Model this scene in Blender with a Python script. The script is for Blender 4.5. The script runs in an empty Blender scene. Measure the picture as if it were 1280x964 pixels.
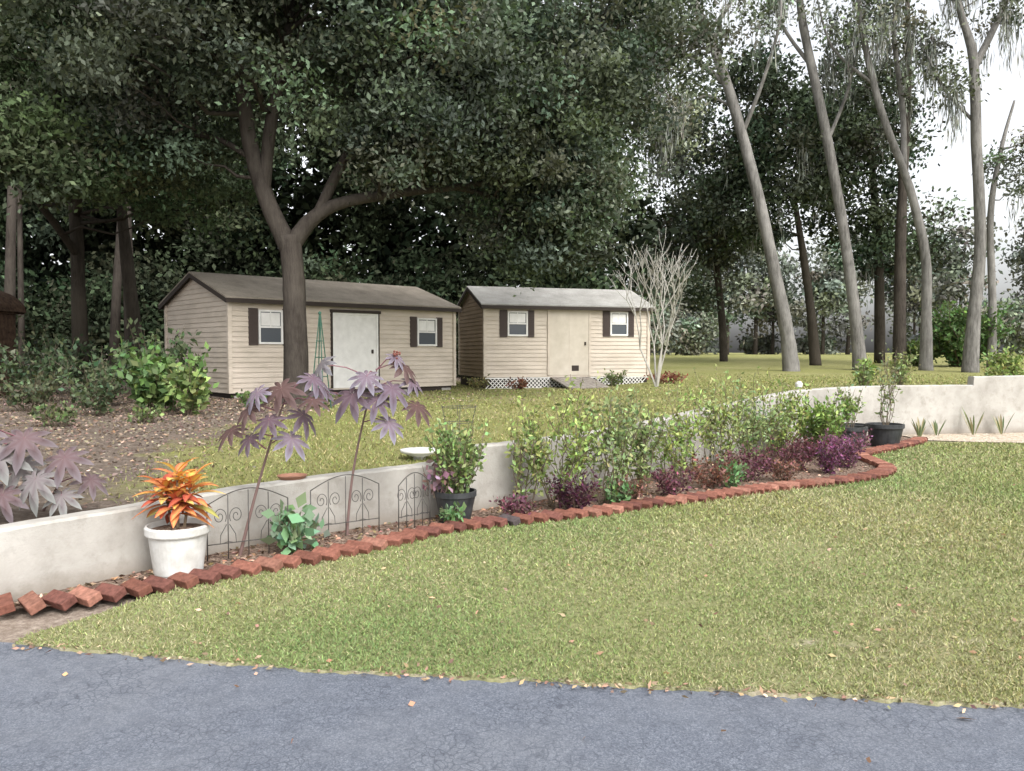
import bpy, math, random
import numpy as np
from mathutils import Vector, Matrix
random.seed(7); rng=np.random.default_rng(7)
SC=bpy.context.scene
# ---------------------------------------------------------------- helpers
def link(o,parent=None):
    SC.collection.objects.link(o)
    if parent is not None:
        o.parent=parent; o.matrix_parent_inverse=Matrix.Translation(-parent.location)
    return o
def root(name,loc=(0,0,0)):
    e=bpy.data.objects.new(name,None); e.location=loc; e.empty_display_size=.2
    SC.collection.objects.link(e); return e
class MB:
    def __init__(s): s.v=[];s.f=[];s.m=[];s.c=[]
    def add(s,vs,fs,mi=0,col=(1,1,1)):
        b=len(s.v); s.v+= [tuple(p) for p in vs]
        s.f+=[tuple(i+b for i in f) for f in fs]; s.m+=[mi]*len(fs)
        if isinstance(col,list): s.c+=col
        else: s.c+=[col]*len(vs)
    def box(s,o,ax,ay,az,mi=0,col=(1,1,1)):
        o=Vector(o);ax=Vector(ax);ay=Vector(ay);az=Vector(az)
        vs=[o,o+ax,o+ax+ay,o+ay,o+az,o+ax+az,o+ax+ay+az,o+ay+az]
        s.add(vs,[(0,3,2,1),(4,5,6,7),(0,1,5,4),(1,2,6,5),(2,3,7,6),(3,0,4,7)],mi,col)
    def tube(s,pts,rad,n=8,mi=0,col=(1,1,1),wob=0.0):
        pts=[Vector(p) for p in pts]; vs=[];fs=[]
        ref=Vector((0.31,0.95,0.05)) 
        for i,p in enumerate(pts):
            t=(pts[min(i+1,len(pts)-1)]-pts[max(i-1,0)])
            if t.length<1e-6: t=Vector((0,0,1))
            t.normalize(); a=t.cross(ref)
            if a.length<.1: a=t.cross(Vector((1,0,0)))
            a.normalize(); b=t.cross(a)
            r=rad[i] if hasattr(rad,'__len__') else rad
            for k in range(n):
                an=2*math.pi*k/n; rr=r*(1+wob*random.uniform(-1,1))
                vs.append(p+a*math.cos(an)*rr+b*math.sin(an)*rr)
        for i in range(len(pts)-1):
            for k in range(n):
                k2=(k+1)%n
                fs.append((i*n+k,i*n+k2,(i+1)*n+k2,(i+1)*n+k))
        fs.append(tuple(range(n))[::-1]); fs.append(tuple((len(pts)-1)*n+k for k in range(n)))
        s.add(vs,fs,mi,col)
    def lathe(s,c,prof,n=28,mi=0,col=(1,1,1)):
        vs=[];fs=[]
        for r,z in prof:
            for k in range(n):
                a=2*math.pi*k/n; vs.append((c[0]+r*math.cos(a),c[1]+r*math.sin(a),c[2]+z))
        for i in range(len(prof)-1):
            for k in range(n):
                k2=(k+1)%n; fs.append((i*n+k,i*n+k2,(i+1)*n+k2,(i+1)*n+k))
        s.add(vs,fs,mi,col)
    def obj(s,name,mats,parent=None,smooth=False,bevel=0):
        me=bpy.data.meshes.new(name); me.from_pydata(s.v,[],s.f); me.update()
        if not isinstance(mats,(list,tuple)): mats=[mats]
        for m in mats: me.materials.append(m)
        me.polygons.foreach_set('material_index',s.m)
        if smooth: me.polygons.foreach_set('use_smooth',[True]*len(s.f))
        at=me.color_attributes.new('Col','FLOAT_COLOR','POINT')
        c=np.ones((len(s.v),4),dtype=np.float32); c[:,:3]=np.array(s.c,dtype=np.float32)
        at.data.foreach_set('color',c.ravel())
        o=bpy.data.objects.new(name,me); link(o,parent)
        if bevel:
            b=o.modifiers.new('bevel','BEVEL'); b.width=bevel; b.segments=2; b.limit_method='ANGLE'
        return o
def unit(a): return a/np.maximum(np.linalg.norm(a,axis=1,keepdims=True),1e-9)
def leaf_obj(name,P,L,W,col,mat,parent=None,D=None,updir=0.0):
    """many small leaf faces; P (N,3) base, L length, W half-width"""
    N=len(P); L=np.broadcast_to(L,(N,)).reshape(N,1); W=np.broadcast_to(W,(N,)).reshape(N,1)
    if D is None:
        D=rng.normal(size=(N,3)); D[:,2]+=updir
    D=unit(D); R=rng.normal(size=(N,3)); S=unit(np.cross(D,R)); Nn=np.cross(D,S)
    V=np.empty((N,4,3)); V[:,0]=P; V[:,1]=P+D*L*.45+S*W; V[:,2]=P+D*L+Nn*L*.12; V[:,3]=P+D*L*.45-S*W
    me=bpy.data.meshes.new(name)
    me.vertices.add(N*4); me.vertices.foreach_set('co',V.astype(np.float32).ravel())
    me.loops.add(N*4); me.loops.foreach_set('vertex_index',np.arange(N*4,dtype=np.int32))
    me.polygons.add(N); me.polygons.foreach_set('loop_start',np.arange(0,N*4,4,dtype=np.int32))
    me.update(calc_edges=True); me.materials.append(mat)
    at=me.color_attributes.new('Col','FLOAT_COLOR','POINT')
    c=np.ones((N,4,4),dtype=np.float32); c[:,:,:3]=np.asarray(col).reshape(N,1,3)
    at.data.foreach_set('color',c.ravel())
    o=bpy.data.objects.new(name,me); return link(o,parent)
def jit(base,n,v=.25,h=.08):
    b=np.array(base).reshape(1,3)*np.exp(rng.normal(0,v,size=(n,1)))*(1+rng.normal(0,h,size=(n,3)))
    return np.clip(b,.003,.95)
def sm(a,b,x):
    t=np.clip((np.asarray(x,dtype=float)-a)/(b-a),0,1); return t*t*(3-2*t)
def cat(pts,n=6):
    pts=[np.array(p,float) for p in pts]; out=[]
    for i in range(len(pts)-1):
        p0=pts[max(i-1,0)];p1=pts[i];p2=pts[i+1];p3=pts[min(i+2,len(pts)-1)]
        for k in range(n):
            t=k/n
            out.append(.5*((2*p1)+(-p0+p2)*t+(2*p0-5*p1+4*p2-p3)*t*t+(-p0+3*p1-3*p2+p3)*t**3))
    out.append(pts[-1]); return [tuple(p) for p in out]
# ---------------------------------------------------------------- materials
class NT:
    def __init__(s,name,rough=.8,spec=.3):
        s.m=bpy.data.materials.new(name); s.m.use_nodes=True; s.t=s.m.node_tree
        s.b=s.t.nodes['Principled BSDF']; s.b.inputs['Roughness'].default_value=rough
        s.b.inputs['Specular IOR Level'].default_value=spec
        s.co=s.n('ShaderNodeTexCoord').outputs['Object']
    def n(s,t,**k):
        x=s.t.nodes.new(t)
        for a,v in k.items(): setattr(x,a,v)
        return x
    def l(s,a,b): s.t.links.new(a,b)
    def noise(s,scale,detail=6,rough=.6,vec=None):
        x=s.n('ShaderNodeTexNoise'); x.inputs['Scale'].default_value=scale; x.inputs['Detail'].default_value=detail
        x.inputs['Roughness'].default_value=rough; s.l(vec or s.co,x.inputs['Vector']); return x.outputs['Fac']
    def ramp(s,fac,stops):
        x=s.n('ShaderNodeValToRGB'); e=x.color_ramp.elements
        while len(e)<len(stops): e.new(.5)
        for i,(p,c) in enumerate(stops):
            e[i].position=p; e[i].color=(c[0],c[1],c[2],1) if hasattr(c,'__len__') else (c,c,c,1)
        s.l(fac,x.inputs['Fac']); return x.outputs['Color']
    def mix(s,fac,a,b,mode='MIX'):
        x=s.n('ShaderNodeMix',data_type='RGBA',blend_type=mode)
        for v,i in ((fac,0),(a,6),(b,7)):
            if hasattr(v,'is_output'): s.l(v,x.inputs[i])
            elif i==0: x.inputs[0].default_value=v
            else: x.inputs[i].default_value=(v[0],v[1],v[2],1)
        return x.outputs[2]
    def vcol(s): return s.n('ShaderNodeVertexColor',layer_name='Col').outputs['Color']
    def bump(s,h,strength=.5,dist=.01):
        x=s.n('ShaderNodeBump'); x.inputs['Strength'].default_value=strength; x.inputs['Distance'].default_value=dist
        s.l(h,x.inputs['Height']); s.l(x.outputs[0],s.b.inputs['Normal'])
    def col(s,c):
        if hasattr(c,'is_output'): s.l(c,s.b.inputs['Base Color'])
        else: s.b.inputs['Base Color'].default_value=(c[0],c[1],c[2],1)
def leafmat(name,rough=.5,trans=.25,spec=.35):
    n=NT(name,rough,spec); c=n.vcol(); n.col(c)
    tr=n.n('ShaderNodeBsdfTranslucent'); n.l(n.mix(1,c,(1.2,1.3,.7),'MULTIPLY'),tr.inputs['Color'])
    mx=n.n('ShaderNodeMixShader'); mx.inputs[0].default_value=trans
    n.l(n.b.outputs[0],mx.inputs[1]); n.l(tr.outputs[0],mx.inputs[2])
    n.l(mx.outputs[0],n.t.nodes['Material Output'].inputs['Surface']); return n.m
def diffmat(name):
    n=NT(name); d=n.n('ShaderNodeBsdfDiffuse'); n.l(n.vcol(),d.inputs['Color']); n.l(d.outputs[0],n.t.nodes['Material Output'].inputs['Surface']); n.t.nodes.remove(n.b); return n.m
LEAF=leafmat('leaf',.6,.2,.22); FAR=diffmat('distant_foliage'); GRASS=diffmat('grass_blade'); DEAD=diffmat('dead_leaf')
def vmat(name,rough=.7,spec=.3,ns=20,amt=.3):
    n=NT(name,rough,spec); f=n.noise(ns); n.col(n.mix(1,n.vcol(),n.ramp(f,[(.25,1-amt),(.75,1+amt*.4)]),'MULTIPLY')); n.bump(f,.4,.005); return n.m
PAINTV=vmat('painted_surface',.6,.3,14,.15)
def barkmat(name,a,b,sc=3):
    n=NT(name,.95,.1); mp=n.n('ShaderNodeMapping'); mp.inputs['Scale'].default_value=(sc*2.2,sc*2.2,sc*.45); n.l(n.co,mp.inputs[0])
    f=n.noise(2.2,8,.7,mp.outputs[0]); g=n.noise(.8,3)
    c=n.ramp(f,[(.3,a),(.7,b)]); c=n.mix(n.ramp(g,[(.45,0),(.65,.5)]),c,tuple(x*1.25 for x in b)); n.col(c); n.bump(f,1,.04); return n.m
BARK=barkmat('bark_dark',(.026,.021,.018),(.08,.069,.058)); BARKL=barkmat('bark_pale',(.07,.066,.06),(.235,.225,.21),2)
BARKD=barkmat('bark_darkest',(.02,.017,.013),(.055,.047,.037))  # darkest bark tone, for the back trees
# lawn: vertex colour = how bare the turf is
n=NT('lawn_soil',.95,.1); g=n.noise(30,6,.7); h=n.noise(5,6,.65); k=n.noise(.5,3)
c=n.ramp(g,[(.3,(.10,.108,.042)),(.5,(.19,.20,.09)),(.7,(.30,.28,.155))])
c=n.mix(n.ramp(k,[(.4,0),(.65,.5)]),c,(.25,.235,.13))
bare=n.ramp(g,[(.3,(.20,.17,.11)),(.5,(.30,.265,.19)),(.7,(.42,.38,.30))])
ms=n.n('ShaderNodeMath',operation='ADD'); n.l(n.vcol(),ms.inputs[0]); n.l(h,ms.inputs[1])
n.col(n.mix(n.ramp(ms.outputs[0],[(.72,0),(1.0,1)]),c,bare)); n.bump(g,.8,.02); LAWN=n.m
# yard (vertex colour = leaf litter amount)
n=NT('yard_ground',.95,.1); f=n.noise(1.1,6,.65); g=n.noise(14,7,.75); h=n.noise(.35,4)
gr=n.ramp(g,[(.3,(.12,.128,.035)),(.5,(.205,.21,.072)),(.7,(.30,.28,.13))]); gr=n.mix(n.ramp(h,[(.4,0),(.65,.6)]),gr,(.265,.25,.115))
li=n.ramp(g,[(.28,(.065,.05,.04)),(.5,(.165,.13,.105)),(.72,(.30,.25,.205))])
ms=n.n('ShaderNodeMath',operation='ADD'); n.l(n.vcol(),ms.inputs[0]); n.l(f,ms.inputs[1])
n.col(n.mix(n.ramp(ms.outputs[0],[(.8,0),(1.05,1)]),gr,li)); n.bump(g,1,.05); YARD=n.m
n=NT('soil',.95,.1); g=n.noise(22,8,.8); n.col(n.ramp(g,[(.3,(.12,.09,.07)),(.5,(.26,.21,.17)),(.7,(.44,.38,.32))])); n.bump(g,.8,.02); SOIL=n.m
n=NT('mulch',.95,.1); v=n.n('ShaderNodeTexVoronoi'); v.inputs['Scale'].default_value=38; n.l(n.co,v.inputs[0]); g=n.noise(6)
c=n.ramp(v.outputs['Color'],[(.1,(.07,.045,.035)),(.5,(.19,.13,.10)),(.9,(.34,.26,.2))]); n.col(n.mix(n.ramp(g,[(.45,0),(.6,.6)]),c,(.13,.095,.075))); n.bump(v.outputs['Distance'],1,.02); MULCH=n.m
n=NT('gravel',.9,.2); v=n.n('ShaderNodeTexVoronoi'); v.inputs['Scale'].default_value=26; n.l(n.co,v.inputs[0])
n.col(n.ramp(v.outputs['Color'],[(.1,(.34,.27,.2)),(.5,(.48,.40,.31)),(.9,(.62,.55,.46))])); n.bump(v.outputs['Distance'],1,.03); GRAVEL=n.m
# asphalt
n=NT('asphalt',.7,.35); g=n.noise(130,4,.8); f=n.noise(.6,6,.65); wv=n.noise(2.2,4); f2=n.noise(9,5,.7)
wm=n.n('ShaderNodeVectorMath',operation='ADD'); ws=n.n('ShaderNodeTexNoise'); ws.inputs['Scale'].default_value=6; n.l(n.co,ws.inputs[0])
sc=n.n('ShaderNodeVectorMath',operation='SCALE'); sc.inputs['Scale'].default_value=.14; n.l(ws.outputs['Color'],sc.inputs[0]); n.l(n.co,wm.inputs[0]); n.l(sc.outputs[0],wm.inputs[1])
v=n.n('ShaderNodeTexVoronoi',feature='DISTANCE_TO_EDGE'); v.inputs['Scale'].default_value=24; n.l(wm.outputs[0],v.inputs[0])
crk=n.ramp(v.outputs['Distance'],[(.0,1),(.09,0)])
c=n.ramp(g,[(.36,(.058,.066,.088)),(.5,(.125,.14,.172)),(.64,(.23,.25,.29))]); c=n.mix(n.ramp(f,[(.42,0),(.7,.7)]),c,(.19,.20,.22)); c=n.mix(n.ramp(f2,[(.35,.4),(.55,0)]),c,(.07,.079,.102))
cf=n.n('ShaderNodeMath',operation='MULTIPLY'); n.l(crk,cf.inputs[0]); n.l(n.ramp(wv,[(.38,.12),(.62,.7)]),cf.inputs[1])
n.col(n.mix(cf.outputs[0],c,(.045,.052,.07))); n.bump(g,.8,.006); ASPH=n.m
# stucco wall
n=NT('stucco',.9,.15); g=n.noise(60,6,.7); f=n.noise(1.6,6,.65); h=n.noise(7,5)
c=n.ramp(f,[(.3,(.27,.252,.225)),(.5,(.37,.352,.32)),(.72,(.46,.44,.405))]); c=n.mix(n.ramp(h,[(.52,0),(.72,.55)]),c,(.23,.212,.18))
sp=n.n('ShaderNodeSeparateXYZ'); n.l(n.co,sp.inputs[0]); c=n.mix(n.ramp(sp.outputs[2],[(.0,.7),(.16,0)]),c,(.2,.165,.13)); n.col(c); n.bump(g,.6,.007); STUCCO=n.m
def siding(name,c1,c2):
    n=NT(name,.55,.3); mp=n.n('ShaderNodeMapping'); mp.inputs['Scale'].default_value=(1,1,3); n.l(n.co,mp.inputs[0]); f=n.noise(1.3,6,.6,mp.outputs[0]); n.col(n.ramp(f,[(.3,c2),(.6,c1)])); n.bump(n.noise(50),.1,.003); return n.m
SID1=siding('siding_beige',(.55,.48,.40),(.42,.365,.295)); SID2=siding('siding_cream',(.53,.465,.385),(.43,.37,.30)); SID2S=siding('siding_tan_shaded',(.31,.235,.165),(.23,.175,.12))  # the tan for the gable sides has their shade put into its colour
def roofm(name,a,b,c3):
    n=NT(name,.85,.2); f=n.noise(1.5,7,.7); g=n.noise(30,4,.7); c=n.ramp(f,[(.3,a),(.55,b),(.75,c3)]); n.col(n.mix(.35,c,n.ramp(g,[(.3,tuple(x*.6 for x in b)),(.7,c3)]))); n.bump(g,.5,.01); return n.m
ROOF1=roofm('shingle_brown',(.13,.11,.085),(.27,.235,.19),(.38,.34,.28)); ROOF2=roofm('roof_pale',(.17,.165,.145),(.32,.31,.285),(.46,.45,.425))
n=NT('trim_dark',.7); n.col((.035,.026,.021)); TRIMD=n.m
n=NT('trim_white',.5); n.col(n.ramp(n.noise(5),[(.3,(.6,.59,.56)),(.7,(.74,.73,.70))])); WHITE=n.m
n=NT('door_cream',.6); n.col(n.ramp(n.noise(3),[(.3,(.44,.39,.315)),(.7,(.54,.49,.41))])); DOORC=n.m
n=NT('shutter_brown',.6); n.col((.055,.04,.034)); SHUT=n.m
n=NT('window_glass',.08,.6); n.col((.06,.07,.08)); GLASS=n.m
n=NT('wood_weathered',.9,.1); f=n.noise(9,6); n.col(n.ramp(f,[(.3,(.16,.14,.12)),(.7,(.33,.3,.26))])); WOOD=n.m
n=NT('wood_dark',.9,.1); f=n.noise(9,6); n.col(n.ramp(f,[(.3,(.03,.02,.015)),(.7,(.10,.065,.045))])); WOODD=n.m
n=NT('wire_iron',.6,.4); n.col((.06,.055,.05)); IRON=n.m
n=NT('green_paint',.5,.4); n.col((.03,.09,.06)); GREENP=n.m
n=NT('pot_white',.5,.4); f=n.noise(9,5); n.col(n.ramp(f,[(.3,(.44,.43,.40)),(.65,(.62,.62,.60))])); n.bump(f,.2,.004); POTW=n.m
n=NT('pot_dark',.45,.4); n.col(n.ramp(n.noise(9),[(.3,(.018,.02,.022)),(.7,(.05,.052,.055))])); POTD=n.m
BRICKM=vmat('brick',.9,.15,32,.55)
# ---------------------------------------------------------------- terrain
WP=[(-30,-8),(-8,.3),(-4.6,3.3),(-3.75,4.25),(-3.18,5.0),(-2.65,5.72),(-2.18,6.4),(-1.4,7.1),(-.87,7.5),(-.33,7.95),(.1,8.28),(1.0,9.2),(1.86,10.3),(3.3,11.95),(4.92,13.6),(6.5,14.8),(8.2,15.3),(8.9,15.4),(11,15.7),(16,16.2),(45,18)]
WPS=cat(WP,7); WX=[p[0] for p in WPS]; WY=[p[1] for p in WPS]
TX=[-30,-4.6,-3.18,-2.18,-.87,-.331,-.329,1.0,1.86,3.3,4.92,6.5,8.9,8.91,11,45]
TZ=[.4,.46,.49,.50,.53,.545,.66,.68,.71,.82,.95,.965,.965,1.13,1.16,1.4]
def ztop(x): return float(np.interp(x,TX,TZ))
def yardz(x,y):
    x=np.asarray(x,float);y=np.asarray(y,float)
    return .42+.15*sm(6,17,y)+.34*sm(0,8,x)*(1-.5*sm(17,24,y))+.55*sm(26,62,y)+.02*np.sin(x*.9+1)*np.sin(y*.7)*sm(0,3,y-8)
mb=MB(); pts=[(p[0],p[1],ztop(p[0])) for p in WPS]
for xx in (-.331,-.329,8.9,8.91): pts.append((xx,float(np.interp(xx,WX,WY)),ztop(xx)))
pts.sort(key=lambda p:p[0])
T=.17; prof=[]
for i,p in enumerate(pts):
    a=pts[max(i-2,0)];b=pts[min(i+2,len(pts)-1)]; t=Vector((b[0]-a[0],b[1]-a[1],0)).normalized(); nn=Vector((-t.y,t.x,0))
    prof.append((Vector((p[0],p[1],0)),nn,p[2]+random.uniform(-.004,.004)))
vs=[];fs=[]
for o,nn,z in prof:
    for d,zz in ((0,-.1),(0.0,z-.018),(.018,z),(T-.018,z),(T,z-.018),(T,-.1)): vs.append(o+nn*d+Vector((0,0,zz)))
for i in range(len(prof)-1):
    for k in range(5): fs.append((i*6+k,(i+1)*6+k,(i+1)*6+k+1,i*6+k+1))
mb.add(vs,fs); mb.obj('retaining_wall',STUCCO)
NI=len(prof); NJ=150; vs=[]
for i,(o,nn,z) in enumerate(prof):
    s=o+nn*(T*.5); fx=-420+840*i/(NI-1)
    for j in range(NJ):
        t=(j/(NJ-1))**2.6; vs.append((s.x*(1-t)+fx*t,s.y*(1-t)+300*t,0))
V=np.array(vs); V[:,2]=yardz(V[:,0],V[:,1]); V[:,2]+=rng.normal(0,.006,len(V))*(V[:,1]<40)
def litter(u,w):
    l=sm(-1.2,-4.6,u+.15*w-1.3)*.8+.35*np.exp(-((u+4.3)**2+(w-16)**2)/14)+.6*sm(24,30,w)*sm(5,0,u)+.35*np.exp(-((u-2)**2+(w-22.5)**2)/3)
    return l-.5*np.exp(-((u+2.4)**2/5+(w-12.0)**2/12))-.3*np.exp(-((u+2.6)**2/2+(w-8)**2/2))
lit=np.clip(litter(V[:,0],V[:,1]),0,1)*.85+.08
mb=MB(); mb.v=[tuple(p) for p in V]; mb.c=[(a,a,a) for a in lit]
for i in range(NI-1):
    for j in range(NJ-1): mb.f.append((i*NJ+j,(i+1)*NJ+j,(i+1)*NJ+j+1,i*NJ+j+1)); mb.m.append(0)
mb.obj('yard_terrain',YARD,smooth=True)
mb=MB(); mb.add([(-500,-200,-.03),(500,-200,-.03),(500,500,-.03),(-500,500,-.03)],[(0,1,2,3)]); mb.obj('ground',SOIL)
BR=[(-3.14,4.86),(-2.90,4.92),(-2.72,5.03),(-2.53,5.16),(-2.33,5.30),(-2.13,5.46),(-1.93,5.67),(-1.60,5.93),(-1.25,6.27),(-.93,6.61),(-.56,7.02),(0,7.34),(.45,7.55),(.94,7.80),(1.29,8.08),(2.04,8.51),(2.91,9.09),(3.93,9.6),(4.6,10.05),(5.03,10.67),(5.15,11.4),(5.3,12.1),(6.02,12.8),(6.9,13.7),(7.35,14.3)]
BRS=cat(BR,5); BX=[p[0] for p in BRS]; BY=[p[1] for p in BRS]
def edge_y(x): return np.interp(x,[-3.4,-2.7,-1.02,.23,2.25,40],[4.42,4.3,3.95,3.8,3.53,-1.0])
def top_y(x):
    x=np.asarray(x,float); y=np.interp(x,BX+[8.2,9.5,40],BY+[14.0,13.7,13.6])
    return np.minimum(y,4.42+np.maximum(0,x+2.72)*1.7+.5*sm(-2.6,-1.8,x))
spots=[(1.7,4.3,.22,.12),(1.1,4.95,.25,.1),(2.6,4.35,.25,.1),(2.9,5.3,.3,.12),(.4,4.5,.15,.08),(2.3,4.7,.3,.1),(1.9,5.2,.2,.08)]
def lf(x,y): return np.sin(x*1.7+2*np.sin(y*.9))+np.sin(y*2.3+1.3*np.sin(x*1.1+2))+.8*np.sin(x*5.1+y*3.7)*np.sin(y*4.3-x*1.9)+.9*np.sin(x*11+3*np.sin(y*7))*np.sin(y*13+2*np.sin(x*9))+.5*np.sin(x*29+2*np.sin(y*17))*np.sin(y*31)
def lf2(x,y): return np.sin(x*.8+1.5*np.sin(y*.6+1))+.7*np.sin(y*1.3-x*.7+np.sin(x*1.9))
def bareness(x,y):
    b=.38*sm(.8,2.8,lf(x,y))
    for (a,c,rx,ry) in spots: b=b+.7*np.exp(-((x-a)/rx)**2-((y-c)/ry)**2)*(.55+.45*np.sin(x*21+y*9)*np.sin(y*27))
    return np.clip(b,0,1)
cx=np.concatenate([np.arange(-2.72,6,.03),np.arange(6,12,.1),np.arange(12,41,1)]); NR=110
e=edge_y(cx)+.016*np.sin(cx*9+np.sin(cx*23))+rng.uniform(-.012,.012,len(cx)); tp=top_y(cx)
tt=np.linspace(0,1,NR)**1.4; X=np.repeat(cx[:,None],NR,1); Y=e[:,None]+(tp-e)[:,None]*tt
Zz=.010+.004*np.sin(X*2.1)*np.sin(Y*1.7); Zz[:,0]=-.02
Bc=.5*bareness(X,Y); Bc[:,:3]=.35
mb=MB(); mb.v=[tuple(p) for p in np.stack([X,Y,Zz],2).reshape(-1,3)]; mb.c=[(a,a,a) for a in Bc.ravel()]
for i in range(len(cx)-1):
    for j in range(NR-1): a=i*NR+j; mb.f.append((a,a+NR,a+NR+1,a+1)); mb.m.append(0)
mb.obj('lawn',LAWN,smooth=True)
def strip(name,xs,lo,hi,z,mat):
    mb=MB(); vs=[];fs=[]
    for i,x in enumerate(xs): vs+=[(x,lo[i],z),(x,hi[i],z)]
    for i in range(len(xs)-1): fs.append((2*i,2*i+2,2*i+3,2*i+1))
    mb.add(vs,fs); return mb.obj(name,mat)
bx=np.arange(-3.14,7.36,.05); strip('flower_bed_soil',bx,np.interp(bx,BX,BY)-.02,np.interp(bx,WX,WY)+.05,.021,MULCH)
gx=np.arange(7.36,30,.4); strip('gravel_bed',gx,top_y(gx)-.05,np.interp(gx,WX,WY)+.05,.026,GRAVEL)
ax_=np.concatenate([np.arange(-3.3,6,.1),np.arange(6,41,1)]); strip('driveway_asphalt',np.concatenate([[-30,-8.2,-4.7,-3.9],ax_]),np.full(len(ax_)+4,-60.),np.concatenate([[-8.6,-.2,2.9,3.7],edge_y(ax_)+.04]),-.004,ASPH)
# ---------------------------------------------------------------- bricks
P=[Vector((a,b,0)) for a,b in BRS]; cum=[0]
for i in range(1,len(P)): cum.append(cum[-1]+(P[i]-P[i-1]).length)
er=root('brick_edging',(-3,5,0)); mb=MB(); s=0.02
while s<cum[-1]-.05:
    x=np.interp(s,cum,[p.x for p in P]); y=np.interp(s,cum,[p.y for p in P]); s2=min(s+.1,cum[-1])
    tx=np.interp(s2,cum,[p.x for p in P])-np.interp(s2-.2,cum,[p.x for p in P]); ty=np.interp(s2,cum,[p.y for p in P])-np.interp(s2-.2,cum,[p.y for p in P])
    ang=math.atan2(ty,tx)-math.radians(66+random.uniform(-7,7))
    a=Vector((math.cos(ang),math.sin(ang),random.uniform(-.06,.02))).normalized(); tl=math.radians(random.uniform(10,26)); b0=Vector((-a.y,a.x,0)).normalized(); up=a.cross(b0).normalized()
    b=b0*math.cos(tl)+up*math.sin(tl); c_=a.cross(b)
    L,Wd,H=.22,.095,.058
    r=random.random(); col=(.225,.095,.068) if r<.5 else (.30,.145,.105) if r<.75 else (.155,.066,.052) if r<.97 else (.08,.065,.065)
    k=random.uniform(.75,1.2); col=tuple(q*k for q in col)
    o=Vector((x,y,.022))-a*L/2-b*Wd/2
    mb.box(o,a*L,b*Wd,c_*H,0,col); s+=random.uniform(.13,.165) if s<7 else random.uniform(.10,.125)
mb.obj('bricks',BRICKM,er,bevel=.006)
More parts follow.
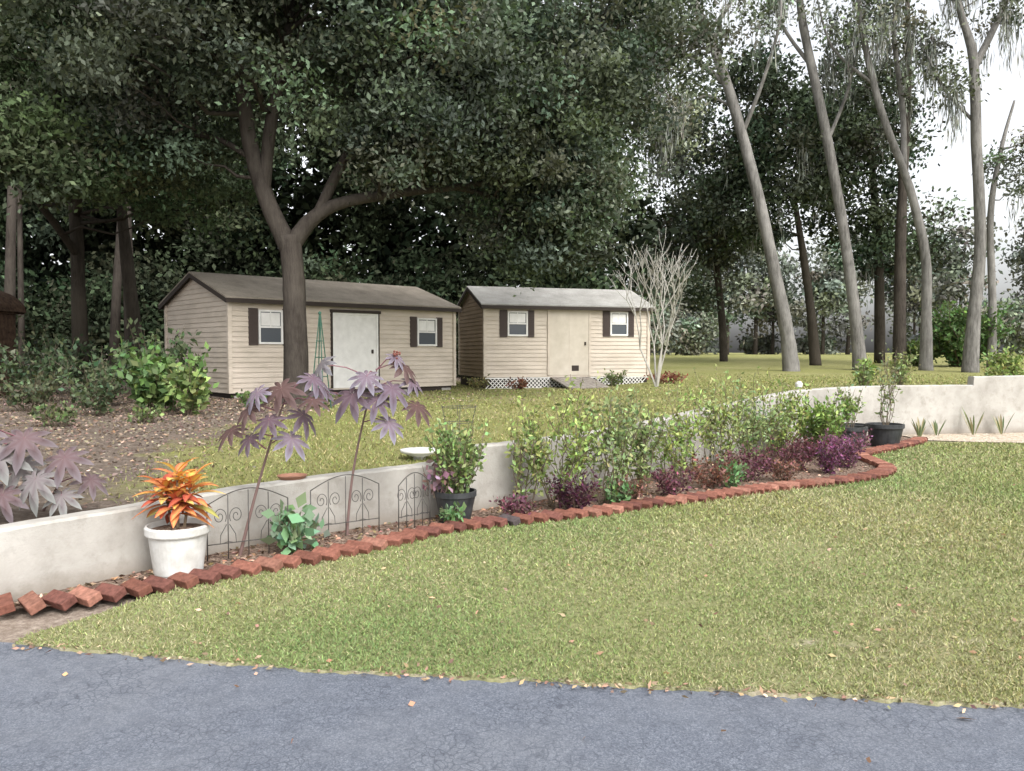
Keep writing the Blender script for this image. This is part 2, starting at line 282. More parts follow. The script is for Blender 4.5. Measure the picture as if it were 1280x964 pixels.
# ---------------------------------------------------------------- sheds
def shed(name,A,B,depth,zb,ze,zr,mats,items,skirt):
    A=Vector((A[0],A[1],0));B=Vector((B[0],B[1],0)); ax=(B-A); L=ax.length; ax.normalize(); back=Vector((-ax.y,ax.x,0)); out=-back
    r=root(name,(A.x,A.y,zb)); Z=Vector((0,0,1))
    FS,SS,RF=mats
    def wall(nm,O,dx,W,outd,wf,z0,z1,mat):
        mb=MB(); z=z0; st=.115
        while z<z1-.01:
            zt=min(z+st,z1); l0,r0=wf(z);l1,r1=wf(zt)
            a=O+dx*l0+outd*.02+Z*z; b=O+dx*r0+outd*.02+Z*z; c=O+dx*r1+outd*.002+Z*zt; d=O+dx*l1+outd*.002+Z*zt
            a2=O+dx*l0+Z*z; b2=O+dx*r0+Z*z
            mb.add([a,b,c,d,a2,b2],[(0,1,2,3),(4,5,1,0)]); z=zt
        mb.obj(nm,mat,r)
    full=lambda z:(0,L)
    wall('front_siding',A,ax,L,out,full,zb,ze,FS)
    wall('back_siding',A+back*depth+ax*L,-ax,L,back,full,zb,ze,FS)
    def gab(z):
        if z<=ze: return (0,depth)
        t=(z-ze)/(zr-ze)*depth/2; return (t,max(depth-t,t+.001))
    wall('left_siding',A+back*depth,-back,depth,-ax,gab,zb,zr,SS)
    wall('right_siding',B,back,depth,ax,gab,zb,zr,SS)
    mb=MB()
    for O in (A,B,A+back*depth,B+back*depth):
        mb.box(O-ax*.045-back*.045+Z*zb,ax*.09,back*.09,Z*(ze-zb-.01))
    mb.obj('corner_trim',FS,r)
    mb=MB(); oh=.16; og=.14; sl=(zr-ze)/(depth/2)
    R0=A-ax*og+back*depth/2+Z*(zr+.05)
    for sg in (-1,1):
        e=back*sg*(depth/2+oh)-Z*sl*(depth/2+oh)
        mb.box(R0+e,-e,ax*(L+2*og),Z*.035,0)
    mb.obj('roof',RF,r)
    mb=MB()
    for sg in (-1,1):
        e=back*sg*(depth/2+oh)-Z*sl*(depth/2+oh)
        mb.box(R0+e*1.0+Z*-.10,ax*(L+2*og),back*.022*sg,Z*.095)
        for q in (0,L+2*og-.022):
            mb.box(R0+ax*q-Z*.11,e*.995,ax*.022,Z*.105)
    mb.obj('fascia',TRIMD,r)
    def F(s0,s1,z0,z1,d0,d1,mb,mi=0): mb.box(A+ax*s0+out*d0+Z*z0,ax*(s1-s0),out*(d1-d0),Z*(z1-z0),mi)
    for it in items:
        if it[0]=='win':
            _,s0,s1,s2,s3,z0,z1=it
            mb=MB()
            for a,b in ((s0,s1),(s2,s3)):
                F(a,b-.01,z0-.03,z1+.03,.0,.035,mb)
                for k in range(1,12):
                    zz=z0+(z1-z0)*k/12; F(a+.035,b-.045,zz,zz+.022,.035,.046,mb)
            mb.obj('shutters',SHUT,r)
            mb=MB(); w=.045
            F(s1,s2,z1-w,z1,.0,.05,mb);F(s1,s2,z0,z0+w,.0,.055,mb);F(s1,s1+w,z0+w,z1-w,0,.05,mb);F(s2-w,s2,z0+w,z1-w,0,.05,mb)
            F(s1+w,s2-w,(z0+z1)/2-.02,(z0+z1)/2+.02,0,.042,mb); F((s1+s2)/2-.012,(s1+s2)/2+.012,(z0+z1)/2+.02,z1-w,0,.036,mb)
            mb.obj('window_frame',WHITE,r)
            mb=MB(); F(s1+w,s2-w,z0+w,z1-w,.018,.026,mb); mb.obj('window_glass',GLASS,r)
            mb=MB(); F(s1+w+.02,s2-w-.02,(z0+z1)/2+.03,z1-w-.02,.0262,.029,mb); mb.obj('window_blind',WHITE,r)
        if it[0]=='door':
            _,s0,s1,z0,z1,mt,lint=it
            mb=MB(); F(s0+.06,s1-.06,z0,z1-.05,0,.03,mb)
            mb.obj('door',mt,r)
            mb=MB(); F(s0,s0+.06,z0,z1,0,.045,mb);F(s1-.06,s1,z0,z1,0,.045,mb);F(s0+.06,s1-.06,z1-.05,z1,0,.045,mb)
            if not lint:
                m=(s0+s1)/2; F(m-.006,m+.006,z0+.02,z1-.06,.03,.034,mb)
            mb.obj('door_trim',FS if not lint else WHITE,r)
            mb=MB()
            if lint: F(s0-.06,s1+.06,z1,z1+.07,0,.08,mb); F(s0-.045,s0,z0,z1,0,.05,mb); F(s1,s1+.035,z0,z1,0,.05,mb)
            F(s1-.2,s1-.15,(z0+z1)/2-.08,(z0+z1)/2+.02,.03,.055,mb)
            if not lint: F(s0+.75,s0+.97,z0+.12,z0+.28,.03,.036,mb)
            mb.obj('door_hardware',TRIMD,r)
    mb=MB()
    if skirt:
        z0,z1=skirt
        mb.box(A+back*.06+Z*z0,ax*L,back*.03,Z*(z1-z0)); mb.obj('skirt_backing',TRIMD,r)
        mb=MB(); hgt=z1-z0; s=0
        while s<L-hgt:
            for sg in (0,1):
                a=A+ax*(s+(hgt if sg else 0))+out*(.005+.008*sg)+Z*z0; d=ax*(hgt*(1-2*sg))+Z*hgt
                mb.box(a,ax*.034,out*.006,d)
            s+=.115
        mb.box(A+Z*(z1-.02),ax*L,out*.03,Z*.03); mb.box(A+Z*(z0-.01),ax*L,out*.025,Z*.03)
        mb.obj('lattice_skirt',WHITE,r)
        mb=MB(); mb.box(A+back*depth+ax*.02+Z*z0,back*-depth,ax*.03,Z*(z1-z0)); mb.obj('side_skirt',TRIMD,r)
    else:
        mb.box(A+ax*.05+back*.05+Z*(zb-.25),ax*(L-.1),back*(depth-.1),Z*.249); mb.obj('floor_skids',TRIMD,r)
        mb=MB()
        for k in range(5):
            mb.box(A+ax*(.1+k*(L-.5)/4)+back*.02+Z*(zb-.26),ax*.3,back*.3,Z*.2)
        mb.obj('block_piers',STUCCO,r)
    return r,A,ax,out
shed('storage_shed',(-6.25,17.7),(-1.6,22.0),3.8,.68,2.79,3.42,(SID1,SID1,ROOF1),
 [('win',.44,.67,1.26,1.5,1.78,2.56),('door',2.56,3.86,.72,2.56,WHITE,True),('win',4.86,5.08,5.72,5.93,1.76,2.5)],None)
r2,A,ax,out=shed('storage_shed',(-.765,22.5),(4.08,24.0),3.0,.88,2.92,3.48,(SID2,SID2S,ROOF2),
 [('win',.43,.66,1.26,1.47,2.05,2.76),('door',1.86,3.2,.93,2.82,DOORC,False),('win',3.59,3.82,4.39,4.6,2.08,2.78)],(.56,.86))
mb=MB(); Z=Vector((0,0,1)); o=A+ax*1.95+out*.03+Z*.84
for k in range(9):
    mb.box(o+ax*(k*.135),ax*.128,out*1.5-Z*.25,Z*.04)
mb.obj('ramp',WOOD,r2)
r=root('wooden_shed',(-12.5,17.5,.55)); mb=MB(); SX=-.85
for k in range(14): mb.box((-13.2+SX+k*.15,17.4+.004*(k%2),.5),(.143,0,0),(0,.03,0),(0,0,2.1))
for k in range(12): mb.box((-11.1+SX+.004*(k%2),17.43+k*.15,.5),(.03,0,0),(0,.143,0),(0,0,2.1))
mb.obj('plank_walls',WOODD,r)
mb=MB(); vs=[];fs=[]
for k in range(13):
    a=math.pi*k/12; vs+= [(-12.15+SX+1.25*math.cos(a),17.15,2.55+.62*math.sin(a)),(-12.15+SX+1.25*math.cos(a),19.4,2.55+.62*math.sin(a)),(-12.15+SX+1.15*math.cos(a),17.15,2.5+.54*math.sin(a)),(-12.15+SX+1.15*math.cos(a),19.4,2.5+.54*math.sin(a))]
for k in range(12):
    b=k*4; fs+=[(b,b+4,b+5,b+1),(b+2,b+3,b+7,b+6),(b,b+2,b+6,b+4),(b+1,b+5,b+7,b+3)]
mb.add(vs,fs); mb.obj('arched_roof',WOODD,r)
mb=MB(); vs=[(-12.15+SX,17.42,2.5)]+[(-12.15+SX+1.12*math.cos(math.pi*k/12),17.42,2.5+.5*math.sin(math.pi*k/12)) for k in range(13)]
mb.add(vs,[(0,k,k+1) for k in range(1,13)]); mb.obj('gable',WOODD,r)
# ---------------------------------------------------------------- trees
def clusters(lobes):
    C=[]
    for (c,rr,n) in lobes:
        d=unit(rng.normal(size=(n,3))); q=rng.random((n,1))**.45
        C.append(np.array(c)+d*q*np.array(rr))
    return np.concatenate(C)
def foliage(name,C,cr,per,L,col,parent,cv=.32,flat=.6,mat=LEAF,updir=-.2,wr=.27):
    n=len(C)*per; idx=np.repeat(np.arange(len(C)),per)
    rr=cr*(.6+.8*rng.random(len(C)))[idx][:,None]
    off=rng.normal(size=(n,3))*.5*rr; off[:,2]*=flat
    Pp=C[idx]+off; cc=jit(col,len(C),cv,.07)[idx]*np.exp(rng.normal(0,.22,size=(n,1)))
    LL=L*(.7+.6*rng.random(n)); return leaf_obj(name,Pp,LL,LL*wr,np.clip(cc,.003,.9),mat,parent,updir=updir)
def curve(a,b,sag=.1,n=5,w=.08):
    a=Vector(a);b=Vector(b);L=(b-a).length; o=[]
    for i in range(n):
        t=i/(n-1); p=a.lerp(b,t)+Vector((0,0,1))*math.sin(math.pi*t)*sag*L
        if 0<i<n-1: p+=Vector((random.uniform(-w,w),random.uniform(-w,w),random.uniform(-w,w)))*L
        o.append(p)
    return o
def tree(name,base,limbs,lobes,per,cr,L,col,bark,cv=.32,twig=.03,frac=1.0,flat=.6,moss=0,nside=10,reach=4.5,mat=LEAF):
    r=root(name,base); mb=MB(); nodes=[]
    for pts,rad in limbs:
        sp=cat(pts,5); rd=np.interp(np.linspace(0,1,len(sp)),np.linspace(0,1,len(rad)),rad)
        mb.tube(sp,list(rd),nside,0,wob=.05)
        for p,q in zip(sp,rd):
            if p[2]>base[2]+2.0: nodes.append((*p,q))
    C=clusters(lobes); N=np.array(nodes)
    for c in C:
        if random.random()>frac: continue
        d=np.linalg.norm(N[:,:3]-c,axis=1)+1.0*np.maximum(0,N[:,2]-c[2]+.4); k=int(np.argmin(d))
        if d[k]>reach: continue
        r0=min(N[k,3]*.5,twig*(1+d[k]*.4)); cv_=curve(N[k,:3],c,-.03,5,.07)
        mb.tube(cv_,list(np.linspace(r0,.008,5)),5)
    mb.obj('trunk_and_limbs',bark,r,smooth=True)
    foliage('crown',C,cr,per,L,col,r,cv,flat,mat)
    if moss:
        K=C[rng.integers(0,len(C),moss)]; m=26; idx=np.repeat(np.arange(moss),m)
        Q=K[idx]+rng.normal(size=(moss*m,3))*np.array([.12,.12,.5]); Q[:,2]-=.5
        D=rng.normal(size=(moss*m,3))*.12; D[:,2]-=1
        leaf_obj('spanish_moss',Q,.35+.5*rng.random(moss*m),.022,jit((.22,.23,.20),moss*m,.2,.04),FAR,r,D=D)
    return r
OAK=(.082,.102,.068)
tree('oak_tree',(-4.35,16,.55),[
 ([(-4.35,16,.4),(-4.33,16,.9),(-4.33,16,2.2),(-4.36,16,3.2),(-4.42,16,3.9)],[.42,.25,.225,.22,.22]),
 ([(-4.4,16,3.6),(-4.85,15.95,4.6),(-5.15,15.9,5.7),(-5.35,15.8,7.2),(-5.9,15.5,9.2)],[.2,.17,.15,.12,.05]),
 ([(-4.9,15.95,4.7),(-4.75,15.9,6.0),(-4.4,15.8,7.5),(-4.0,15.7,9.8)],[.12,.12,.09,.04]),
 ([(-4.4,16,3.7),(-4.0,16.1,4.25),(-3.4,16.2,4.6),(-2.2,16.4,4.85),(-1.1,16.6,5.0),(.4,17,5.3)],[.19,.15,.12,.10,.07,.04]),
 ([(-3.9,16.1,4.3),(-3.3,16.3,5.6),(-2.2,16.4,7.0),(-1.0,16.5,8.8)],[.11,.1,.08,.03]),
 ([(-1.5,16.5,5.0),(-.1,16.9,6.3),(1.6,17.4,8.0)],[.09,.07,.03]),
 ([(-1.2,16.6,5.0),(.2,17.2,4.7),(1.3,17.5,4.1)],[.06,.05,.02]),
 ([(-5.1,15.9,5.4),(-6.0,16.2,5.9),(-7.0,16.6,6.0)],[.07,.05,.02]),
 ],[((-6.8,15,8.6),(2.6,2.8,2.7),140),((-6.9,16.5,6.1),(1.5,1.4,1.0),34),((-4,15.5,9.0),(2.8,2.8,2.9),140),((-1.4,16,8.0),(2.5,2.5,2.8),145),((.7,17,6.6),(2.1,2.2,2.5),125),
  ((.8,17.4,4.7),(1.75,1.5,1.4),75),((-1.9,15.6,5.8),(1.7,1.4,1.0),38),((2.6,18,9.2),(2.3,2.4,2.7),90)],
 290,.62,.115,OAK,BARK,cv=.36,twig=.028,frac=.5)
tree('oak_tree',(-10.6,20,.55),[
 ([(-10.8,20,.4),(-10.8,20,3),(-10.9,20,6),(-11.2,19.5,9)],[.22,.17,.14,.05]),
 ([(-10.8,20,4),(-11,18.5,5.2),(-10.6,16.8,5.4)],[.1,.07,.03]),
 ([(-10.8,20,5),(-9.8,18.5,6.6),(-8.8,16.8,7.4)],[.1,.07,.03])],
 [((-10.5,17.5,8.5),(3.2,2.6,2.9),130),((-9.8,15.8,5.5),(2.1,1.8,.9),60),((-8.0,19,5.6),(2,1.6,1.2),25)],
 230,.6,.125,(.095,.122,.066),BARKD,frac=.5,mat=FAR)
tree('oak_tree',(-9.75,21.5,.55),[([(-9.9,21.5,.4),(-10.3,21.5,4),(-10.6,21.5,8)],[.2,.16,.06])],[((-10.5,21,8),(3,2,2.5),50)],180,.7,.16,(.055,.072,.042),BARKD,frac=.3,mat=FAR)
PG=(.15,.168,.12)
def P3(y,lst,z0=None): return [((u-640)/1000*y,y+dy,1.6+(440-v)/1000*y) for u,v,dy in lst]
def tall(y,main,rad,extra,lobes,moss=40,per=90,col=PG,bark=BARKL,L=.19,cr=.8,frac=.6,reach=4.2):
    m=P3(y,main); b=(m[0][0],m[0][1],float(yardz(m[0][0],m[0][1]))-.05); m[0]=(b[0],b[1],b[2]-.1)
    limbs=[(m,[q*.74 for q in rad])]+[(P3(y,e),[q*.9 for q in rr]) for e,rr in extra]
    tree('oak_tree',b,limbs,lobes,per,cr,L,col,bark,twig=.022,frac=frac,moss=moss,reach=reach,mat=FAR)
def lb(y,u,v,ru,rv,n,ry=2.0): return (((u-640)/1000*y,y,1.6+(440-v)/1000*y),(ru/1000*y,ry,rv/1000*y),n)
tall(33,[(990,460,0),(984,420,0),(968,345,0),(942,235,0),(905,110,0),(868,20,0),(840,-60,0)],[.50,.38,.33,.3,.27,.22,.12],
 [([(906,112,0),(860,70,.5),(800,40,1),(740,25,1)],[.14,.1,.07,.03]),([(925,170,0),(945,110,-.5),(960,40,-1),(965,-40,0)],[.11,.08,.06,.03]),([(880,50,0),(915,0,.5),(940,-70,0)],[.12,.09,.04]),([(915,140,0),(880,120,.5),(845,150,.6),(825,185,.6)],[.07,.05,.035,.015])],
 [lb(33,800,90,60,70,34),lb(33,810,-20,60,50,22),lb(33,840,160,40,60,24),lb(33,925,30,40,40,7)],moss=55)
tall(35,[(1076,458,0),(1070,410,0),(1052,290,0),(1026,160,0),(998,40,0),(985,-60,0)],[.46,.35,.3,.27,.23,.12],
 [([(1030,180,0),(1060,110,.4),(1080,20,.6)],[.1,.07,.03]),([(1010,90,0),(975,30,.5),(950,-40,.5)],[.1,.08,.04])],
 [lb(35,980,-5,60,50,18),lb(35,1060,60,40,40,12)],moss=30)
tall(34,[(1158,460,0),(1157,400,0),(1154,320,0),(1132,235,0),(1095,140,0),(1070,40,0),(1060,-60,0)],[.40,.30,.26,.23,.2,.16,.1],
 [([(1125,215,0),(1128,140,.4),(1118,40,.6),(1130,-40,1)],[.15,.13,.1,.05]),([(1085,110,0),(1040,60,.5),(1020,0,.5)],[.09,.06,.03])],
 [lb(34,1085,15,55,60,20),lb(34,1140,80,25,40,8)],moss=42)
tall(39,[(1125,455,0),(1123,340,0),(1124,240,0),(1128,120,0),(1125,0,0)],[.44,.36,.3,.24,.14],[],[lb(39,1105,100,50,80,28)],moss=14,bark=BARK,col=(.08,.10,.065))
tall(32,[(1213,458,0),(1216,400,0),(1222,300,0),(1214,180,0),(1208,80,0),(1190,20,0),(1170,-60,0)],[.46,.34,.29,.27,.25,.17,.09],
 [([(1209,90,0),(1235,45,.3),(1262,-10,.6),(1275,-60,1)],[.17,.14,.1,.05]),([(1215,160,0),(1180,110,.5),(1160,70,.5)],[.08,.06,.03])],
 [lb(32,1185,-15,40,25,9),lb(32,1250,10,30,30,9),lb(32,1170,100,20,30,5)],moss=30)
tall(37,[(1240,455,0),(1239,380,0),(1234,270,0),(1245,190,0),(1260,130,0)],[.30,.24,.19,.13,.06],[],[lb(37,1262,200,30,45,16)],moss=10)
tall(40,[(1020,452,0),(1014,400,0),(1004,330,0),(990,250,0)],[.40,.30,.25,.15],[],[lb(40,955,190,85,125,115,3.5)],moss=20,bark=BARKD,col=(.062,.08,.052),per=170,L=.25,cr=1.15,frac=.3)
tall(43,[(1100,452,0),(1096,330,0),(1085,200,0)],[.40,.32,.2],[],[lb(43,1060,195,75,115,95,4),lb(43,1110,300,55,50,28,3)],moss=12,bark=BARKD,col=(.068,.086,.056),per=150,L=.27,cr=1.2,frac=.3)
tall(46,[(905,452,0),(902,400,0),(895,340,0),(885,260,0)],[.34,.28,.24,.12],[],[lb(46,880,285,62,85,78,4),lb(46,850,180,35,60,24,3)],moss=8,bark=BARKD,col=(.085,.10,.072),per=140,L=.28,cr=1.3,frac=.3)
wr_=root('distant_tree_line',(0,40,1))
def woods(nm,lobes,per,L,cr,col,cv=.35): return foliage(nm,clusters(lobes),cr,per,L,col,wr_,cv,.75,FAR)
lob=[]
for k in range(22):
    x=-34+k*2.1; y=29+rng.random()*5; h=13+rng.random()*5
    lob.append(((x,y,h*.72),(2.8,2.4,h*.36),34)) 
    lob.append(((x+1,y+1,3.2),(2.2,1.5,2.4),26))
woods('dark_woodland',[l for l in lob if l[0][0]<3.8],170,.25,1.1,(.044,.058,.034),.36)
lob=[]
for k in range(16):
    x=-30+k*3.0; lob.append(((x,38,8),(3,2,8.5),44))
woods('woodland_back',[l for l in lob if l[0][0]<6],100,.5,1.5,(.032,.042,.026))
lob=[]; FT=[]
for k in range(27):
    x=5+k*4.0+rng.random()*2; y=84+rng.random()*22; h=8+9*rng.random()**1.4+(6 if x>52 else 0); zc=2.6+h*.5+rng.random()
    lob.append(((x,y,zc),(3.6,3,h*.46),26)); FT.append((x,y,zc))
    if k%2==0: lob.append(((x+2,y+6,2.4),(2.4,2,1.2),8))
woods('far_woodland',lob,115,.6,1.6,(.15,.166,.132),.24)  # distance haze is painted into this paler, greyer leaf colour
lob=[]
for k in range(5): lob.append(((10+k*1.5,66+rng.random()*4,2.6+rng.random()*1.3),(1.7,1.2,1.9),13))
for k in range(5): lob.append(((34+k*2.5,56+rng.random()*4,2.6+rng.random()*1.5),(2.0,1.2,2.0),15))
woods('hazy_shrubs',lob,110,.38,1.0,(.19,.205,.155),.18)  # pale leaf colour carries painted haze, no real mist here
mb=MB()
for (x,y) in [(-17,27),(-14.5,29),(-12.6,26.5),(-19,31)]:
    l=random.uniform(-.6,.6); rr=random.uniform(.1,.18); mb.tube([(x,y,.3),(x+l*.4,y,4),(x+l,y,8),(x+l*1.3,y,13)],[rr*1.3,rr,rr*.8,rr*.4],7)
for (x,y,z) in FT:
    rr=random.uniform(.16,.3); mb.tube([(x,y,.8),(x+.1,y,3),(x,y,z+1)],[rr*1.3,rr,rr*.5],6)
mb.obj('woodland_trunks',BARK,wr_,smooth=True)
# ---------------------------------------------------------------- shrubs
def shrub(name,base,h,rad,nst,nl,L,col,sc=(.13,.10,.07),cv=.2,low=.15,wr=.26,updir=.4,stemr=.006,mat=LEAF):
    r=root(name,base); mb=MB(); Ps=[]
    for k in range(nst):
        a=random.uniform(0,6.28); q=rad*math.sqrt(random.random()); hh=h*random.uniform(.6,1.05)
        p0=Vector(base)+Vector((math.cos(a),math.sin(a),0))*q*.25; p1=Vector(base)+Vector((math.cos(a)*q,math.sin(a)*q,hh))
        pts=curve(p0,p1,0,6,.05); mb.tube(pts,list(np.linspace(stemr,stemr*.35,6)),5,0,sc)
        for j in range(2):
            t=random.uniform(.3,.8); i=int(t*5); s=pts[i]; e=s+Vector((random.uniform(-1,1)*rad*.5,random.uniform(-1,1)*rad*.5,h*.25)); b=curve(s,e,0,4,.05)
            mb.tube(b,[stemr*.6]*3+[stemr*.3],4,0,sc); Ps+= [(b[m],b[m+1]) for m in range(3)]
        Ps+=[(pts[i],pts[i+1]) for i in range(5) if (i+.5)/5>low]
    mb.obj('stems',PAINTV,r)
    A=np.array([p[0][:] for p in Ps]);B=np.array([p[1][:] for p in Ps]); i=rng.integers(0,len(Ps),nl); t=rng.random((nl,1))
    Q=A[i]*(1-t)+B[i]*t+rng.normal(size=(nl,3))*L*.4; LL=L*(.6+.7*rng.random(nl))
    leaf_obj('leaves',Q,LL,LL*wr,jit(col,nl,cv,.1),mat,r,updir=updir); return r
for (x,y,h,rd,nst,nl) in [(.5,8.0,1.3,.5,15,1250),(1.0,8.3,1.32,.42,13,1150),(1.4,8.8,1.3,.42,13,1150),(.12,7.95,.95,.35,10,500),(2.0,9.6,1.2,.5,14,1050),(2.65,10.2,1.35,.5,15,1250),(3.25,10.9,1.3,.5,15,1250),(3.95,11.7,1.3,.5,14,1100)]:
    shrub('rose_shrub',(x,y,.02),h,rd,nst,nl,.062,random.choice([(.24,.30,.10),(.28,.33,.13),(.22,.27,.12)]),cv=.3,low=.28)
PU=(.12,.045,.065)
for (x,y,h,rd,nl,c) in [(.05,7.55,.22,.22,350,PU),(.62,7.85,.42,.28,900,(.08,.03,.05)),(1.2,8.25,.3,.25,450,(.15,.08,.06)),(1.75,8.75,.3,.3,600,PU),(2.3,9.2,.38,.35,800,(.17,.08,.06)),(2.9,9.75,.42,.4,900,PU),(3.3,9.75,.3,.3,500,(.2,.1,.08)),(3.75,10.6,.45,.4,900,(.11,.04,.055)),
   (4.1,10.35,.48,.3,900,(.14,.05,.10)),(4.6,10.9,.52,.35,1000,(.17,.07,.12)),(4.3,11.6,.45,.4,700,(.12,.045,.055)),(4.85,11.5,.45,.3,700,(.2,.09,.13))]:
    shrub('loropetalum_shrub',(x,y,.02),h,rd,16,nl,.045,c,cv=.4,low=0,stemr=.004)
shrub('gardenia_bush',(4.7,12.1,.02),.95,.5,26,2200,.08,(.18,.26,.075),low=0,cv=.3)
for (x,y,h,rd,nl) in [(-.55,7.2,.2,.13,160),(1.1,8.2,.25,.2,300),(2.6,9.3,.3,.22,300),(3.6,12.3,.9,.35,600),(4.15,12.5,.75,.3,500)]:
    shrub('green_perennial',(x,y,.02),h,rd,9,nl,.07,(.14,.23,.1),low=0)
shrub('hydrangea_plant',(-1.72,6.3,.02),.36,.22,12,170,.11,(.17,.27,.16),wr=.36,low=.2)
for (x,y,h,rd,nl,L,c) in [(-6.2,14.2,1.15,.75,1300,.17,(.10,.16,.055)),(-5.5,13.5,.9,.5,600,.14,(.15,.205,.07)),(-7.3,16.5,1.6,.8,900,.14,(.08,.115,.055)),(-7.0,13.4,.8,.6,600,.1,(.08,.105,.055)),(-9.5,16.0,1.3,1.0,1100,.12,(.065,.09,.048)),(-7.9,15.3,1.2,.8,900,.12,(.07,.10,.05)),(-8.6,14.2,.7,.7,600,.1,(.085,.10,.055)),(-10.8,19.5,1.8,1.2,1200,.14,(.05,.07,.038)),(-4.9,15.2,.3,.4,260,.08,(.10,.15,.05)),(-5.6,12.2,.25,.35,150,.08,(.12,.16,.06)),(-3.6,14.9,.3,.35,220,.08,(.11,.16,.05)),(-6.6,11.6,.35,.4,200,.09,(.1,.13,.055))]:
    shrub('leafy_bush',(x,y,float(yardz(x,y))),h,rd,18,nl,L,c,low=.1,cv=.35,wr=.3)
shrub('azalea_bush',(21.5,38,.9),3.0,1.9,50,7000,.22,(.085,.145,.05),low=0,cv=.3,stemr=.02)
shrub('azalea_bush',(19.9,39,.9),1.4,1.0,30,2500,.2,(.12,.17,.065),low=0,cv=.3,stemr=.02)
for (x,y,h,rd,nl,c) in [(10.6,17.2,.75,.5,1100,(.21,.27,.09)),(7.3,16.4,.6,.3,500,(.19,.26,.08)),(8.0,16.4,.75,.35,420,(.21,.25,.11)),(9.95,16.4,.45,.3,300,(.22,.26,.09)),(6.9,15.7,.5,.2,160,(.17,.22,.09)),(2.9,22.9,.45,.5,350,(.14,.18,.07)),(.2,21.9,.3,.4,300,(.16,.07,.05)),(4.6,23.2,.35,.7,500,(.22,.08,.06)),(-.9,21.6,.35,.35,260,(.15,.14,.06))]:
    shrub('garden_shrub',(x,y,float(yardz(x,y))),h,rd,12,nl,.09,c,low=.05,cv=.3)
r=root('crepe_myrtle',(3.9,21.5,.65)); mb=MB()
def grow(p,d,L,rad,dep):
    q=p+d*L; m=(p+q)/2+Vector((random.uniform(-.05,.05),random.uniform(-.05,.05),0)); mb.tube([p,m,q],[rad,rad*.85,rad*.7],5,0,(.46,.44,.40))
    if dep==0: return
    for k in range(random.choice((2,2,3))):
        e=(d+Vector((random.uniform(-.5,.5),random.uniform(-.5,.5),random.uniform(-.1,.35)))).normalized(); grow(q,e,L*random.uniform(.65,.9),rad*.66,dep-1)
for k in range(5): grow(Vector((3.9,21.5,.6)),Vector((random.uniform(-.4,.4),random.uniform(-.3,.3),1)).normalized(),1.2,.032,4)
mb.obj('branches',PAINTV,r)
# ---------------------------------------------------------------- castor bean plants
def castor_leaf(mb,c,nrm,fwd,R,ctr,tip,lob=8):
    c=Vector(c); nrm=Vector(nrm).normalized(); fwd=Vector(fwd); fwd=(fwd-nrm*fwd.dot(nrm)).normalized(); sd=nrm.cross(fwd)
    vs=[c];cs=[ctr];fs=[]; tw=random.uniform(-.2,.2)
    def pt(r,a,dr=.0,cc=None): 
        rr=r*R; vs.append(c+fwd*math.cos(a)*rr+sd*math.sin(a)*rr-nrm*(R*(.34+tw*math.cos(a))*r*r+dr*R)); k=min(1,r*1.1)
        cs.append(cc or tuple(ctr[i]*(1-k)+tip[i]*k for i in range(3))); return len(vs)-1
    vein=tuple(q*.75 for q in ctr)
    span=math.radians(310); st=span/(lob-1)
    for k in range(lob):
        a=-span/2+k*st+random.uniform(-.05,.05); s=1-.36*abs(a)/(span/2)+random.uniform(-.07,.07)
        n0=pt(.36*s,a-st/2,.0); m0=pt(.62*s,a-.25,.05); m2=pt(.82*s,a-.14,.06); t=pt(1.02*s,a,.12); m3=pt(.82*s,a+.14,.06); m1=pt(.62*s,a+.25,.05); n1=pt(.36*s,a+st/2,0); mm=pt(.58*s,a,-.03,vein)
        fs+=[(0,n0,mm),(0,mm,n1),(n0,m0,mm),(mm,m0,m2),(mm,m2,t),(mm,t,m3),(mm,m3,m1),(n1,mm,m1)]
    mb.add(vs,fs,0,cs)
def castor(base,stems,leaves,cols,pods=None):
    r=root('castor_bean_plant',base); mb=MB(); sc=(.17,.11,.10)
    for pts,r0 in stems: mb.tube(cat(pts,5),list(np.linspace(r0,r0*.4,5*(len(pts)-1)+1)),7,0,sc)
    ml=MB()
    for (p,att,R) in leaves:
        p=Vector(p);att=Vector(att); out=(p-att); out.z=0
        if out.length<.02: out=Vector((random.uniform(-1,1),-1,0))
        out.normalize(); nrm=Vector((0,0,1))+out*random.uniform(.3,.9)+Vector((random.uniform(-.25,.25),-.45,0)); mb.tube([att,att.lerp(p,.5)+Vector((0,0,.03)),p],[.006,.005,.004],5,0,(.22,.10,.12))
        a,b=random.choice(cols); castor_leaf(ml,p,nrm,out+Vector((0,-.3,0)),R,a,b,random.choice((8,9)))
    if pods:
        for c in pods:
            for k in range(26):
                q=Vector(c)+Vector((random.gauss(0,.022),random.gauss(0,.022),random.uniform(-.06,.06))); s=.012
                mb.add([q+Vector(v)*s for v in ((1,0,0),(-1,0,0),(0,1,0),(0,-1,0),(0,0,1),(0,0,-1))],[(0,2,4),(2,1,4),(1,3,4),(3,0,4),(2,0,5),(1,2,5),(3,1,5),(0,3,5)],0,(.18,.06,.045))
    mb.obj('stems',PAINTV,r); ml.obj('leaves',LEAF,r)
MV=[((.13,.085,.11),(.195,.175,.22)),((.17,.125,.155),(.25,.235,.29)),((.105,.065,.08),(.145,.12,.15)),((.16,.14,.15),(.215,.215,.235)),((.09,.05,.045),(.13,.085,.085))]
